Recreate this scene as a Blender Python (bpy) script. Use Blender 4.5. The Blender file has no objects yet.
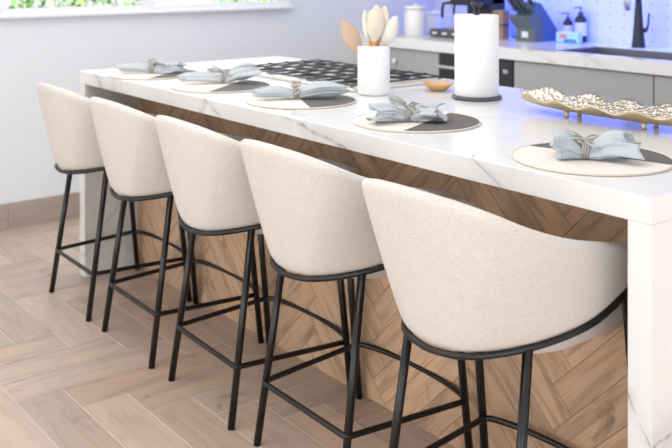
import bpy, bmesh, math, random
from mathutils import Vector, Matrix, noise
R = math.radians
PI = math.pi
random.seed(7)
SC = bpy.context.scene
COL = SC.collection

# ------------------------------------------------------------------ materials
def new_mat(name):
    m = bpy.data.materials.new(name); m.use_nodes = True
    nt = m.node_tree; b = nt.nodes['Principled BSDF']
    return m, nt, b
def setp(b, color=None, rough=None, metal=None, **kw):
    if color is not None: b.inputs['Base Color'].default_value = (*color, 1)
    if rough is not None: b.inputs['Roughness'].default_value = rough
    if metal is not None: b.inputs['Metallic'].default_value = metal
    for k, v in kw.items(): b.inputs[k].default_value = v
def simple(name, color, rough=.5, metal=0, noise_amt=.04, nscale=30, bump=0, bscale=200, **kw):
    m, nt, b = new_mat(name)
    setp(b, color, rough, metal, **kw)
    N = nt.nodes; L = nt.links
    tc = N.new('ShaderNodeTexCoord')
    n = N.new('ShaderNodeTexNoise'); n.inputs['Scale'].default_value = nscale
    L.new(tc.outputs['Object'], n.inputs['Vector'])
    mr = N.new('ShaderNodeMapRange'); mr.inputs['To Min'].default_value = 1-noise_amt; mr.inputs['To Max'].default_value = 1+noise_amt
    L.new(n.outputs['Fac'], mr.inputs['Value'])
    vm = N.new('ShaderNodeVectorMath'); vm.operation = 'SCALE'; vm.inputs[0].default_value = color
    L.new(mr.outputs['Result'], vm.inputs['Scale']); L.new(vm.outputs['Vector'], b.inputs['Base Color'])
    if bump:
        n2 = N.new('ShaderNodeTexNoise'); n2.inputs['Scale'].default_value = bscale
        L.new(tc.outputs['Object'], n2.inputs['Vector'])
        bp = N.new('ShaderNodeBump'); bp.inputs['Strength'].default_value = bump; bp.inputs['Distance'].default_value = .002
        L.new(n2.outputs['Fac'], bp.inputs['Height']); L.new(bp.outputs['Normal'], b.inputs['Normal'])
    return m
def math_node(nt, op, a, b=None, clamp=False):
    n = nt.nodes.new('ShaderNodeMath'); n.operation = op; n.use_clamp = clamp
    for i, v in enumerate((a, b)):
        if v is None: continue
        if isinstance(v, (int, float)): n.inputs[i].default_value = v
        else: nt.links.new(v, n.inputs[i])
    return n.outputs[0]
def mix_rgb(nt, fac, a, b, mode='MIX'):
    n = nt.nodes.new('ShaderNodeMix'); n.data_type = 'RGBA'; n.blend_type = mode
    for s, v in ((n.inputs[0], fac), (n.inputs[6], a), (n.inputs[7], b)):
        if isinstance(v, (int, float)): s.default_value = v
        elif isinstance(v, tuple): s.default_value = (*v, 1)
        else: nt.links.new(v, s)
    return n.outputs[2]

def marble_mat(name, veins, base=(.80, .797, .785), seed=0., rough=.16):
    m, nt, b = new_mat(name); N = nt.nodes; L = nt.links
    setp(b, base, rough); b.inputs['Specular IOR Level'].default_value = .5
    tc = N.new('ShaderNodeNewGeometry').outputs['Position']
    def nz(scale, detail=4):
        n = N.new('ShaderNodeTexNoise'); n.inputs['Scale'].default_value = scale; n.inputs['Detail'].default_value = detail
        mp = N.new('ShaderNodeMapping'); mp.inputs['Location'].default_value = (seed, seed*.7, seed*1.3)
        L.new(tc, mp.inputs['Vector']); L.new(mp.outputs['Vector'], n.inputs['Vector']); return n.outputs['Fac']
    nA = nz(9, 5); nB = nz(1.7, 4); nC = nz(25, 3); nD = nz(3.1, 5)
    total = None
    for (c, d1, d2, rad, w, amp, st) in veins:
        c = Vector(c); nrm = Vector(d1).cross(Vector(d2)).normalized()
        s = N.new('ShaderNodeVectorMath'); s.operation = 'SUBTRACT'; L.new(tc, s.inputs[0]); s.inputs[1].default_value = c
        dt = N.new('ShaderNodeVectorMath'); dt.operation = 'DOT_PRODUCT'; L.new(s.outputs[0], dt.inputs[0]); dt.inputs[1].default_value = nrm
        off = math_node(nt, 'MULTIPLY', math_node(nt, 'SUBTRACT', nA, .5), amp)
        dd = math_node(nt, 'ABSOLUTE', math_node(nt, 'ADD', dt.outputs['Value'], off))
        v = math_node(nt, 'SUBTRACT', 1, math_node(nt, 'DIVIDE', dd, w), True)
        soft = math_node(nt, 'MULTIPLY', math_node(nt, 'SUBTRACT', 1, math_node(nt, 'DIVIDE', dd, w*5), True), .30)
        ln = N.new('ShaderNodeVectorMath'); ln.operation = 'LENGTH'; L.new(s.outputs[0], ln.inputs[0])
        mk = math_node(nt, 'SUBTRACT', 1, math_node(nt, 'DIVIDE', ln.outputs['Value'], rad), True)
        mk = math_node(nt, 'MULTIPLY', mk, 2.2, True)
        brk = math_node(nt, 'MULTIPLY', math_node(nt, 'SUBTRACT', nC, .25), 2.2, True)
        v = math_node(nt, 'MULTIPLY', math_node(nt, 'MULTIPLY', math_node(nt, 'MAXIMUM', v, soft), mk), math_node(nt, 'MULTIPLY', brk, st))
        total = v if total is None else math_node(nt, 'MAXIMUM', total, v)
    d = math_node(nt, 'ABSOLUTE', math_node(nt, 'SUBTRACT', nB, .5))
    faint = math_node(nt, 'MULTIPLY', math_node(nt, 'SUBTRACT', 1, math_node(nt, 'DIVIDE', d, .02), True), .16)
    faint = math_node(nt, 'MULTIPLY', faint, math_node(nt, 'MULTIPLY', math_node(nt, 'SUBTRACT', nD, .42), 4, True))
    total = faint if total is None else math_node(nt, 'MAXIMUM', total, faint)
    col = mix_rgb(nt, nD, tuple(x*1.0 for x in base), tuple(x*.965 for x in base))
    col = mix_rgb(nt, total, col, (.30, .275, .25))
    L.new(col, b.inputs['Base Color'])
    return m

def plank_mat(name, cols, grain=.5, rough=.45, knots=.5, bumps=.15):
    """wood-look porcelain plank; uv runs along the plank in metres, 'plank' colour attribute is random per plank"""
    m, nt, b = new_mat(name); N = nt.nodes; L = nt.links
    setp(b, cols[0], rough)
    uv = N.new('ShaderNodeUVMap'); uv.uv_map = 'uv'
    at = N.new('ShaderNodeAttribute'); at.attribute_name = 'plank'
    sp = N.new('ShaderNodeSeparateColor'); L.new(at.outputs['Color'], sp.inputs['Color'])
    def nz(sx, sy, scale, detail, dist=0):
        mp = N.new('ShaderNodeMapping'); mp.inputs['Scale'].default_value = (sx, sy, 1)
        L.new(uv.outputs['UV'], mp.inputs['Vector'])
        n = N.new('ShaderNodeTexNoise'); n.inputs['Scale'].default_value = scale; n.inputs['Detail'].default_value = detail
        n.inputs['Distortion'].default_value = dist; n.inputs['Roughness'].default_value = .6
        L.new(mp.outputs['Vector'], n.inputs['Vector']); return n.outputs['Fac']
    g1 = nz(1, 9, 3.2, 6, .6); g2 = nz(1, 22, 9, 5, .2); g3 = nz(1, 1.8, 5, 4, .8); cloud = nz(1, 2.6, 2.6, 3, .4)
    base = mix_rgb(nt, sp.outputs['Red'], cols[0], cols[1])
    base = mix_rgb(nt, math_node(nt, 'MULTIPLY', math_node(nt, 'SUBTRACT', cloud, .35), 2.4, True), base, cols[2])
    f = math_node(nt, 'MULTIPLY', math_node(nt, 'MULTIPLY', math_node(nt, 'SUBTRACT', g1, .48), 4.5, True), grain)
    base = mix_rgb(nt, f, base, cols[3])
    f2 = math_node(nt, 'MULTIPLY', math_node(nt, 'MULTIPLY', math_node(nt, 'SUBTRACT', g2, .5), 4, True), grain*.55)
    base = mix_rgb(nt, f2, base, cols[3])
    k = math_node(nt, 'MULTIPLY', math_node(nt, 'MULTIPLY', math_node(nt, 'SUBTRACT', g3, .62), 7, True), knots)
    base = mix_rgb(nt, k, base, cols[4])
    mr = math_node(nt, 'ADD', .90, math_node(nt, 'MULTIPLY', sp.outputs['Green'], .18))
    vm = N.new('ShaderNodeVectorMath'); vm.operation = 'SCALE'; L.new(base, vm.inputs[0]); L.new(mr, vm.inputs['Scale'])
    L.new(vm.outputs['Vector'], b.inputs['Base Color'])
    bp = N.new('ShaderNodeBump'); bp.inputs['Strength'].default_value = bumps; bp.inputs['Distance'].default_value = .001
    L.new(g2, bp.inputs['Height']); L.new(bp.outputs['Normal'], b.inputs['Normal'])
    return m

def fabric_mat(name, c1, c2, sx=14, sz=60, scale=9, bump=.5, sheen=.15):
    m, nt, b = new_mat(name); N = nt.nodes; L = nt.links
    setp(b, c1, .95); b.inputs['Sheen Weight'].default_value = sheen; b.inputs['Sheen Roughness'].default_value = .5
    b.inputs['Specular IOR Level'].default_value = .15
    tc = N.new('ShaderNodeTexCoord')
    def nz(s3, scale, det):
        mp = N.new('ShaderNodeMapping'); mp.inputs['Scale'].default_value = s3
        L.new(tc.outputs['Object'], mp.inputs['Vector'])
        n = N.new('ShaderNodeTexNoise'); n.inputs['Scale'].default_value = scale; n.inputs['Detail'].default_value = det; n.inputs['Roughness'].default_value = .65
        L.new(mp.outputs['Vector'], n.inputs['Vector']); return n.outputs['Fac']
    a = nz((sx, sx, sz), scale, 4); c = nz((60, 60, 30), 9, 3); e = nz((1, 1, 2), 6, 3)
    f = math_node(nt, 'ADD', math_node(nt, 'MULTIPLY', a, .65), math_node(nt, 'MULTIPLY', c, .35))
    f = math_node(nt, 'MULTIPLY', math_node(nt, 'SUBTRACT', f, .36), 3.4, True)
    f = math_node(nt, 'ADD', math_node(nt, 'MULTIPLY', f, .75), math_node(nt, 'MULTIPLY', e, .25))
    L.new(mix_rgb(nt, f, c2, c1), b.inputs['Base Color'])
    bp = N.new('ShaderNodeBump'); bp.inputs['Strength'].default_value = bump; bp.inputs['Distance'].default_value = .0015
    L.new(f, bp.inputs['Height']); L.new(bp.outputs['Normal'], b.inputs['Normal'])
    return m

def emis(name, color, strength):
    m, nt, b = new_mat(name); setp(b, color, .5)
    b.inputs['Emission Color'].default_value = (*color, 1); b.inputs['Emission Strength'].default_value = strength
    return m

M = {}
M['fabric'] = fabric_mat('cream_slub_fabric', (.75, .71, .67), (.58, .53, .49), 11, 42, 9, .9)
M['black'] = simple('black_powder_coat', (.004, .004, .0045), .28, 0, .1)
M['wall'] = simple('white_wall_paint', (.73, .755, .775), .7, 0, .012, 3)
M['trim'] = simple('white_gloss_trim', (.80, .81, .83), .4, 0, .01)
M['ceil'] = simple('ceiling_paint', (.8, .8, .8), .9)
M['cab'] = simple('grey_lacquer_cabinet', (.40, .40, .395), .42, 0, .02)
M['cabdark'] = simple('cabinet_carcass_shadow_gap', (.05, .05, .05), .7)
M['steel'] = simple('brushed_steel', (.62, .61, .60), .28, 1, .06, 60)
M['warmsteel'] = simple('warm_brushed_steel', (.74, .70, .66), .38, .35, .06, 60)
M['darkglass'] = simple('black_appliance_glass', (.03, .03, .035), .2)
M['iron'] = simple('cast_iron', (.025, .027, .03), .42, 0, .2, 80, .2)
M['ceramic'] = simple('white_ceramic', (.84, .835, .82), .32, 0, .01)
M['paper'] = simple('white_paper', (.86, .86, .85), .95, 0, .012, 20, .25, 260)
M['wood_light'] = simple('honey_wood', (.62, .36, .15), .45, 0, .15, 25)
M['wood_pale'] = simple('pale_beech', (.56, .40, .28), .6, 0, .08, 30)
M['silicone'] = simple('cream_silicone', (.68, .60, .49), .5, 0, .03)
M['silicone2'] = simple('white_silicone', (.76, .72, .64), .5, 0, .03)
M['copper'] = simple('orange_wood_neck', (.62, .29, .12), .4, 0, .1)
M['napkin'] = fabric_mat('blue_grey_linen', (.53, .575, .61), (.41, .455, .49), 40, 40, 9, .3, .1)
M['napkin_pale'] = fabric_mat('pale_grey_linen', (.58, .61, .63), (.45, .48, .51), 40, 40, 9, .3, .1)
M['cord'] = simple('silver_grey_cord', (.42, .41, .38), .55, .2, .25, 300)
M['bead'] = simple('cream_bead', (.46, .44, .38), .3, .2, .2, 200)
M['piping'] = simple('cream_piping', (.66, .60, .52), .8, 0, .1, 200)
M['gold'] = simple('champagne_gold', (.66, .54, .36), .34, .75, .06, 20)
M['board'] = simple('brown_wood', (.36, .22, .13), .5, 0, .2, 20)
M['charcoal_plastic'] = simple('charcoal_plastic', (.07, .075, .085), .45)
M['graphite'] = simple('graphite_metal', (.035, .04, .05), .3, .5)
M['grey_block'] = simple('grey_green_block', (.12, .14, .13), .5, 0, .15, 40)
M['blue_side'] = simple('slate_block_side', (.07, .13, .24), .4, 0, .1)
M['amber'] = simple('dark_bottle_glass', (.025, .018, .025), .15, 0, .1)
M['label'] = simple('white_label', (.8, .8, .8), .6, 0, .01)
M['grout'] = simple('pale_grout', (.70, .61, .53), .9)
M['grout_dark'] = simple('brown_grout', (.10, .065, .045), .9)
M['lawn'] = simple('lawn_green', (.20, .42, .08), .9, 0, .4, 6)
M['leaf'] = simple('leaf_green', (.16, .42, .10), .55, 0, .5, 4)
M['leafy'] = simple('lime_leaf', (.40, .58, .10), .55, 0, .4, 4)
M['render'] = simple('white_render', (.85, .85, .85), .8)
M['socket'] = simple('white_buttons', (.85, .85, .85), .4)

# hammered silver-gold interior of the tray
m, nt, b = new_mat('hammered_champagne'); setp(b, (.70, .64, .55), .27, 1)
tc = nt.nodes.new('ShaderNodeTexCoord'); v = nt.nodes.new('ShaderNodeTexVoronoi'); v.inputs['Scale'].default_value = 70
nt.links.new(tc.outputs['Object'], v.inputs['Vector'])
bp = nt.nodes.new('ShaderNodeBump'); bp.inputs['Strength'].default_value = 1; bp.inputs['Distance'].default_value = .006
nt.links.new(v.outputs['Distance'], bp.inputs['Height']); nt.links.new(bp.outputs['Normal'], b.inputs['Normal'])
M['hammered'] = m

# backsplash: pale porcelain with a regular grid of small dark dots
m, nt, b = new_mat('dotted_mosaic'); setp(b, (.78, .78, .78), .25)
N, L = nt.nodes, nt.links
g = N.new('ShaderNodeNewGeometry'); sx = N.new('ShaderNodeSeparateXYZ'); L.new(g.outputs['Position'], sx.inputs[0])
def cell(o, p, ph): return math_node(nt, 'SUBTRACT', math_node(nt, 'FRACT', math_node(nt, 'DIVIDE', math_node(nt, 'ADD', o, ph), p)), .5)
cx_, cz_ = cell(sx.outputs['X'], .096, 5.02), cell(sx.outputs['Z'], .075, .0)
dx, dz = math_node(nt, 'MULTIPLY', cx_, .096), math_node(nt, 'MULTIPLY', cz_, .075)
r2 = math_node(nt, 'SQRT', math_node(nt, 'ADD', math_node(nt, 'MULTIPLY', dx, dx), math_node(nt, 'MULTIPLY', dz, dz)))
dot = math_node(nt, 'LESS_THAN', r2, .0065)
ln = math_node(nt, 'LESS_THAN', math_node(nt, 'MINIMUM', math_node(nt, 'ABSOLUTE', dx), math_node(nt, 'ABSOLUTE', dz)), .0012)
c1 = mix_rgb(nt, math_node(nt, 'MULTIPLY', ln, .25), (.78, .78, .78), (.5, .5, .52))
L.new(mix_rgb(nt, dot, c1, (.5, .49, .56)), b.inputs['Base Color'])
M['mosaic'] = m

# glass
m, nt, b = new_mat('window_glass'); setp(b, (1, 1, 1), .0); b.inputs['Transmission Weight'].default_value = 1; b.inputs['IOR'].default_value = 1.0
b.inputs['Specular IOR Level'].default_value = .3; b.inputs['Alpha'].default_value = .25
M['glass'] = m

# placemats: woven two-tone, white and charcoal either side of a straight seam
def mat_mat(name, n, off, dark_pos=True):
    m, nt, b = new_mat(name); setp(b, (.7, .66, .6), .9); N, L = nt.nodes, nt.links
    tc = N.new('ShaderNodeTexCoord'); d = N.new('ShaderNodeVectorMath'); d.operation = 'DOT_PRODUCT'
    L.new(tc.outputs['Object'], d.inputs[0]); d.inputs[1].default_value = (*n, 0)
    st = math_node(nt, 'GREATER_THAN', d.outputs['Value'], off)
    w = N.new('ShaderNodeTexWave'); w.inputs['Scale'].default_value = 110; w.inputs['Distortion'].default_value = 1.5; L.new(tc.outputs['Object'], w.inputs['Vector'])
    lt = mix_rgb(nt, w.outputs['Fac'], (.80, .76, .71), (.72, .67, .62)); dk = mix_rgb(nt, w.outputs['Fac'], (.15, .145, .14), (.09, .087, .085))
    L.new(mix_rgb(nt, st, lt, dk), b.inputs['Base Color'])
    bp = N.new('ShaderNodeBump'); bp.inputs['Strength'].default_value = .35; bp.inputs['Distance'].default_value = .001
    L.new(w.outputs['Fac'], bp.inputs['Height']); L.new(bp.outputs['Normal'], b.inputs['Normal'])
    return m

# ------------------------------------------------------------------ mesh helpers
def link(o, parent=None):
    COL.objects.link(o)
    if parent is not None: o.parent = parent
    return o
def obj(name, bm, mat, parent=None, smooth=False, mats=None):
    me = bpy.data.meshes.new(name)
    bm.normal_update(); bm.to_mesh(me); bm.free()
    for mm in (mats or [mat]): me.materials.append(mm)
    if smooth:
        for p in me.polygons: p.use_smooth = True
    return link(bpy.data.objects.new(name, me), parent)
def tag(o, label=None, cat=None, group=None, kind=None):
    for k, v in (('label', label), ('category', cat), ('group', group), ('kind', kind)):
        if v: o[k] = v
    return o
def thing(name, label, cat, loc=(0, 0, 0), rz=0, group=None):
    o = bpy.data.objects.new(name, None); o.location = loc; o.rotation_euler = (0, 0, rz); o.empty_display_size = .05
    link(o); return tag(o, label, cat, group)
def add_box(bm, x0, x1, y0, y1, z0, z1, bev=0, mi=0):
    r = bmesh.ops.create_cube(bm, size=1)
    vs = r['verts']
    for v in vs:
        v.co = Vector((x0+(v.co.x+.5)*(x1-x0), y0+(v.co.y+.5)*(y1-y0), z0+(v.co.z+.5)*(z1-z0)))
    es = list({e for v in vs for e in v.link_edges})
    fs = list({f for v in vs for f in v.link_faces})
    for f in fs: f.material_index = mi
    if bev: bmesh.ops.bevel(bm, geom=es, offset=bev, segments=2, affect='EDGES', profile=.5)
def box(name, x0, x1, y0, y1, z0, z1, mat, parent=None, bev=0):
    bm = bmesh.new(); add_box(bm, x0, x1, y0, y1, z0, z1, bev)
    return obj(name, bm, mat, parent)
def tube(bm, pts, r, seg=10, closed=False, caps=True):
    pts = [Vector(p) for p in pts]; n = len(pts)
    rr = r if isinstance(r, (list, tuple)) else [r]*n
    rings = []; prev = None
    for i, p in enumerate(pts):
        if closed: t = (pts[(i+1) % n]-pts[i-1]).normalized()
        else: t = (pts[min(i+1, n-1)]-pts[max(i-1, 0)]).normalized()
        if prev is None:
            a = Vector((0, 0, 1)) if abs(t.z) < .9 else Vector((1, 0, 0))
            u = t.cross(a).normalized()
        else: u = (prev-t*prev.dot(t)).normalized()
        prev = u; w = t.cross(u)
        rings.append([bm.verts.new(p+(u*math.cos(2*PI*k/seg)+w*math.sin(2*PI*k/seg))*rr[i]) for k in range(seg)])
    for i in range(n if closed else n-1):
        A, B = rings[i], rings[(i+1) % n]
        for k in range(seg): bm.faces.new((A[k], A[(k+1) % seg], B[(k+1) % seg], B[k]))
    if not closed and caps:
        bm.faces.new(rings[0][::-1]); bm.faces.new(rings[-1])
def lathe(bm, prof, seg=40, c=(0, 0, 0), caps=True):
    rings = [[bm.verts.new((c[0]+r*math.cos(2*PI*k/seg), c[1]+r*math.sin(2*PI*k/seg), c[2]+z)) for k in range(seg)] for r, z in prof]
    for A, B in zip(rings, rings[1:]):
        for k in range(seg): bm.faces.new((A[k], A[(k+1) % seg], B[(k+1) % seg], B[k]))
    if caps:
        bm.faces.new(rings[0][::-1]); bm.faces.new(rings[-1])
def prism(bm, poly, axis, a, b):
    """extrude a 2D polygon along an axis ('x': poly is (y,z); 'y': (x,z); 'z': (x,y))"""
    def P(p, t): return {'x': (t, p[0], p[1]), 'y': (p[0], t, p[1]), 'z': (p[0], p[1], t)}[axis]
    A = [bm.verts.new(P(p, a)) for p in poly]; B = [bm.verts.new(P(p, b)) for p in poly]
    bm.faces.new(A[::-1]); bm.faces.new(B); n = len(poly)
    for i in range(n): bm.faces.new((A[i], A[(i+1) % n], B[(i+1) % n], B[i]))
    bmesh.ops.recalc_face_normals(bm, faces=bm.faces)
def smooth_mod(o, lv=1):
    s = o.modifiers.new('sub', 'SUBSURF'); s.levels = lv; s.render_levels = lv
def rounded(pts, r, n=5):
    """closed polyline with rounded corners"""
    out = []; pts = [Vector(p) for p in pts]; m = len(pts)
    for i in range(m):
        p, a, b_ = pts[i], pts[i-1], pts[(i+1) % m]
        d1, d2 = (a-p).normalized(), (b_-p).normalized()
        s, e = p+d1*r, p+d2*r
        for k in range(n+1):
            t = k/n; out.append(s*(1-t)**2+p*2*t*(1-t)+e*t*t)
    return out
def interp(tab, x):
    if x <= tab[0][0]: return tab[0][1]
    for (a, va), (b_, vb) in zip(tab, tab[1:]):
        if x <= b_: return va+(vb-va)*(x-a)/(b_-a)
    return tab[-1][1]

# ------------------------------------------------------------------ herringbone tiling
def herringbone(name, w, k, origin, ang, clip, gap, mats, to3d, parent=None, seed=11):
    """planks w x k*w in the (a,b) plane rotated by ang, clipped to the rectangle clip=(x0,x1,y0,y1)"""
    rnd = random.Random(seed)
    bm = bmesh.new(); uvl = bm.loops.layers.uv.new('uv'); cl = bm.loops.layers.color.new('plank')
    ca, sa = math.cos(ang), math.sin(ang); x0, x1, y0, y1 = clip
    def clip_poly(poly):
        for ax, lim, sg in ((0, x0, 1), (0, x1, -1), (1, y0, 1), (1, y1, -1)):
            out = []
            for i in range(len(poly)):
                P, Q = poly[i-1], poly[i]
                dp, dq = sg*(P[0][ax]-lim), sg*(Q[0][ax]-lim)
                if dp*dq < 0:
                    t = dp/(dp-dq)
                    out.append(tuple(tuple(p+(q-p)*t for p, q in zip(A, B)) for A, B in zip(P, Q)))
                if dq >= 0: out.append(Q)
            poly = out
            if len(poly) < 3: return None
        return poly
    g = gap/2; rng = int(14/w)
    cA = [((x0, x1)[i], (y0, y1)[j]) for i in (0, 1) for j in (0, 1)]
    us = [(px-origin[0])*ca+(py-origin[1])*sa for px, py in cA]; vs = [-(px-origin[0])*sa+(py-origin[1])*ca for px, py in cA]
    for c in range(-60, 61):
        for n in range(-120, 121):
            a0, b0 = n*w+c*k*w, n*w-c*k*w
            if a0 < min(us)-k*w*1.5 or a0 > max(us)+k*w or b0 < min(vs)-k*w*1.5 or b0 > max(vs)+k*w: continue
            for kind in (0, 1):
                r = (a0, a0+k*w, b0, b0+w) if kind == 0 else (a0-w, a0, b0, b0+k*w)
                q = [(r[0]+g, r[2]+g), (r[1]-g, r[2]+g), (r[1]-g, r[3]-g), (r[0]+g, r[3]-g)]
                o1, o2 = rnd.uniform(0, 50), rnd.uniform(0, 50); rc = (rnd.random(), rnd.random(), rnd.random(), 1)
                poly = []
                for (a, b_) in q:
                    la, lb = (a-r[0], b_-r[2]) if kind == 0 else (b_-r[2], a-r[0])
                    poly.append(((origin[0]+a*ca-b_*sa, origin[1]+a*sa+b_*ca), (la+o1, lb+o2)))
                poly = clip_poly(poly)
                if not poly: continue
                f = bm.faces.new([bm.verts.new(to3d(p[0][0], p[0][1], 0)) for p in poly])
                for lp, p in zip(f.loops, poly): lp[uvl].uv = p[1]; lp[cl] = rc
    f = bm.faces.new([bm.verts.new(to3d(px, py, -.0012)) for px, py in ((x0, y0), (x1, y0), (x1, y1), (x0, y1))])
    f.material_index = 1
    return obj(name, bm, None, parent, mats=mats)

M['floor'] = plank_mat('greige_wood_look_tile', [(.53, .415, .335), (.56, .40, .285), (.45, .37, .315), (.33, .25, .205), (.20, .15, .12)], .62, .42, .85)
M['panel'] = plank_mat('brown_wood_look_plank', [(.68, .44, .275), (.60, .39, .245), (.52, .36, .25), (.28, .175, .11), (.13, .08, .05)], .8, .5, .9)

# ================================================================== SETTING
WX, WY = -.915, 3.12           # left wall plane, back wall plane
T = .056                       # slab thickness
HT = .915                      # counter height
fl = herringbone('floor', .1515, 4, (1.19, -.49), 0, (WX, 5.4, -4.2, WY), .0042, [M['floor'], M['grout']], lambda x, y, h: (x, y, h), None, 23)
tag(fl, kind='structure')
bm = bmesh.new(); zc = 2.75
add_box(bm, WX-.25, 5.6, -4.4, WY+.2, zc, zc+.1)
tag(obj('ceiling', bm, M['ceil']), kind='structure')

# left wall with the window opening
wy0, wy1, wz0, wz1 = -.05, 1.80, 1.128, 2.25
bm = bmesh.new(); d = .14
add_box(bm, WX-d, WX, -4.4, wy0, 0, zc); add_box(bm, WX-d, WX, wy1, WY+.15, 0, zc)
add_box(bm, WX-d, WX, wy0, wy1, 0, wz0); add_box(bm, WX-d, WX, wy0, wy1, wz1, zc)
tag(obj('wall_left', bm, M['wall']), kind='structure')
bm = bmesh.new(); add_box(bm, WX, 5.6, WY, WY+.15, 0, zc)
tag(obj('wall_back', bm, M['wall']), kind='structure')

# window: frame, mullion, sill, two panes
win = bpy.data.objects.new('window_1', None); win.location = (WX, (wy0+wy1)/2, wz0); link(win); tag(win, kind='structure')
def wpart(name, bx, mat, bev=.004):
    o = box(name, *bx, mat, None, bev); o.parent = win; o.matrix_parent_inverse = Matrix.Translation(win.location).inverted(); return o
bm = bmesh.new(); fx0, fx1 = WX-.10, WX+.012
for bx in ((wy0, wy1, wz0-.0, wz0+.028), (wy0, wy1, wz1-.04, wz1), (wy0, wy0+.04, wz0+.0285, wz1-.0405), (wy1-.04, wy1, wz0+.0285, wz1-.0405), (.765, .825, wz0+.0285, wz1-.0405)):
    add_box(bm, fx0+.03, fx1-.002, *bx, .003)
o = obj('window_frame', bm, M['trim']); o.parent = win; o.matrix_parent_inverse = Matrix.Translation(win.location).inverted()
wpart('window_sill', (WX-.06, WX+.045, wy0-.03, wy1+.01, wz0-.020, wz0+.002), M['trim'], .006)
wpart('window_pane', (WX-.055, WX-.049, wy0+.04, .765, wz0+.028, wz1-.04), M['glass'], 0)
wpart('window_pane', (WX-.055, WX-.049, .825, wy1-.04, wz0+.028, wz1-.04), M['glass'], 0)

# baseboard of the same wood-look tile
bm = bmesh.new(); uvl = bm.loops.layers.uv.new('uv'); cl = bm.loops.layers.color.new('plank'); rnd = random.Random(5)
y = -4.3 + .085
while y < WY-.02:
    y2 = min(y+.60, WY-.012)
    n0 = len(bm.faces); add_box(bm, WX+.0005, WX+.012, y+.001, y2-.001, .0005, .137)
    bm.faces.ensure_lookup_table(); o1, o2 = rnd.uniform(0, 40), rnd.uniform(0, 40); rc = (rnd.random(), rnd.random()*.6, 0, 1)
    for f in bm.faces[n0:]:
        for lp in f.loops: lp[uvl].uv = (lp.vert.co.y+o1, lp.vert.co.z+o2); lp[cl] = rc
    y = y2
M['skirt'] = plank_mat('taupe_wood_look_tile', [(.42, .34, .28), (.40, .32, .265), (.43, .36, .31), (.28, .22, .18), (.22, .17, .135)], .5, .45, .3)
tag(obj('baseboard_left', bm, M['skirt']), kind='structure')

# outdoors, seen through the window
tag(box('lawn', -16, WX-.14, -6, 12, -.25, -.1, M['lawn']), kind='structure')
def hedge(label, cx, cy, rx, ry, h, n, mats, seed):
    rnd = random.Random(seed)
    t = thing('garden_hedge', label, 'hedge', (cx, cy, -.1), 0, None)
    bm = bmesh.new()
    for i in range(n):
        x, y, z = rnd.uniform(-rx, rx), rnd.uniform(-ry, ry), rnd.uniform(.02, h)
        if rnd.random() < .6: x = rx*rnd.choice((1, .95, .9))
        s = rnd.uniform(.03, .07); c = Vector((x, y, z))
        q = Matrix.Rotation(rnd.uniform(0, 6.28), 3, 'Z') @ Matrix.Rotation(rnd.uniform(-1.2, 1.2), 3, 'X')
        vs = [bm.verts.new(c+q @ Vector(p)) for p in ((-s*.4, 0, 0), (0, -s, .1*s), (s*.4, 0, 0), (0, s, .1*s))]
        f = bm.faces.new(vs); f.material_index = rnd.randrange(len(mats))
    obj('foliage', bm, None, t, mats=mats)
    bm = bmesh.new()
    for yy in [i*.3-ry+.15 for i in range(int(ry*2/.3))]: tube(bm, [(0, yy, 0), (.03, yy+.03, h*.5), (0, yy, h*.85)], [.02, .015, .006], 6)
    obj('stems', bm, M['board'], t)
    return t
hedge('leafy green hedge outside the left half of the window', -4.3, 1.15, .35, 1.25, 1.45, 2600, [M['leaf'], M['leafy'], M['leaf']], 3)
hedge('distant dark green hedge outside the right half of the window', -6.2, 4.75, .4, .95, 1.22, 1500, [M['leaf'], M['leaf'], M['leafy']], 4)
gw = box('garden_wall', -4.2, -4.0, 2.45, 3.05, -.1, 1.5, M['render'], None, .01)
tag(gw, 'short white rendered garden wall outside between the two hedges', 'garden wall')

# ================================================================== ISLAND
LI, DI = 2.887, 1.08
isl = thing('kitchen_island', 'large white veined marble waterfall island with brown herringbone front', 'kitchen island', (0, 0, 0))
V = [ # centre, two directions in the vein plane, radius, width, wobble, strength
    ((1.66, 0, .905), (.32, 0, -.062), (-.35, .30, 0), .62, .011, .03, 1.0),
    ((2.43, 0, .895), (.09, 0, -.05), (-.2, .3, 0), .16, .005, .02, .85),
    ((2.86, 0, .45), (.05, 0, -.085), (0, 1, .2), .16, .005, .012, 1.5),
    ((2.86, 0, .22), (.04, 0, -.10), (0, 1, .1), .2, .004, .03, .7),
    ((.20, 0, .893), (.07, 0, -.06), (-.3, .3, 0), .13, .008, .02, 1.1),
    ((1.10, 0, .89), (-.03, 0, -.045), (.3, .3, 0), .12, .006, .02, 1.1),
    ((1.13, 0, .90), (.09, 0, -.035), (.5, .3, 0), .12, .006, .02, 1.0),
    ((.056, .08, .20), (0, .35, .45), (1, 0, .1), .35, .006, .03, .6),
    ((2.15, .55, .915), (.5, .25, 0), (0, 0, 1), .5, .008, .08, .4),
]
M['marble'] = marble_mat('white_veined_marble', V, (.74, .745, .745))
bm = bmesh.new(); add_box(bm, 0, LI, 0, DI, HT-T, HT, .0018); obj('countertop', bm, M['marble'], isl)
for x in (0, LI-T):
    bm = bmesh.new(); add_box(bm, x, x+T, 0, DI, .0005, HT-T, .0012); obj('waterfall_side', bm, M['marble'], isl)
PY = .254
bm = bmesh.new(); add_box(bm, T, LI-T, PY+.012, DI-.03, .001, HT-T-.001); obj('cabinet_body', bm, M['cab'], isl)
s2 = math.sqrt(2)
# herringbone in the (x,z) plane, planks 8.4 cm wide set at 45 degrees
ox, oz = (2.745+2.25)/2, (2.745-2.25)/2
herringbone('herringbone_panel', .119/s2, 6, (ox, oz), R(45), (T, LI-T, .001, HT-T), .0014, [M['panel'], M['grout_dark']], lambda x, z, h: (x, PY-h, z), isl)

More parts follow.
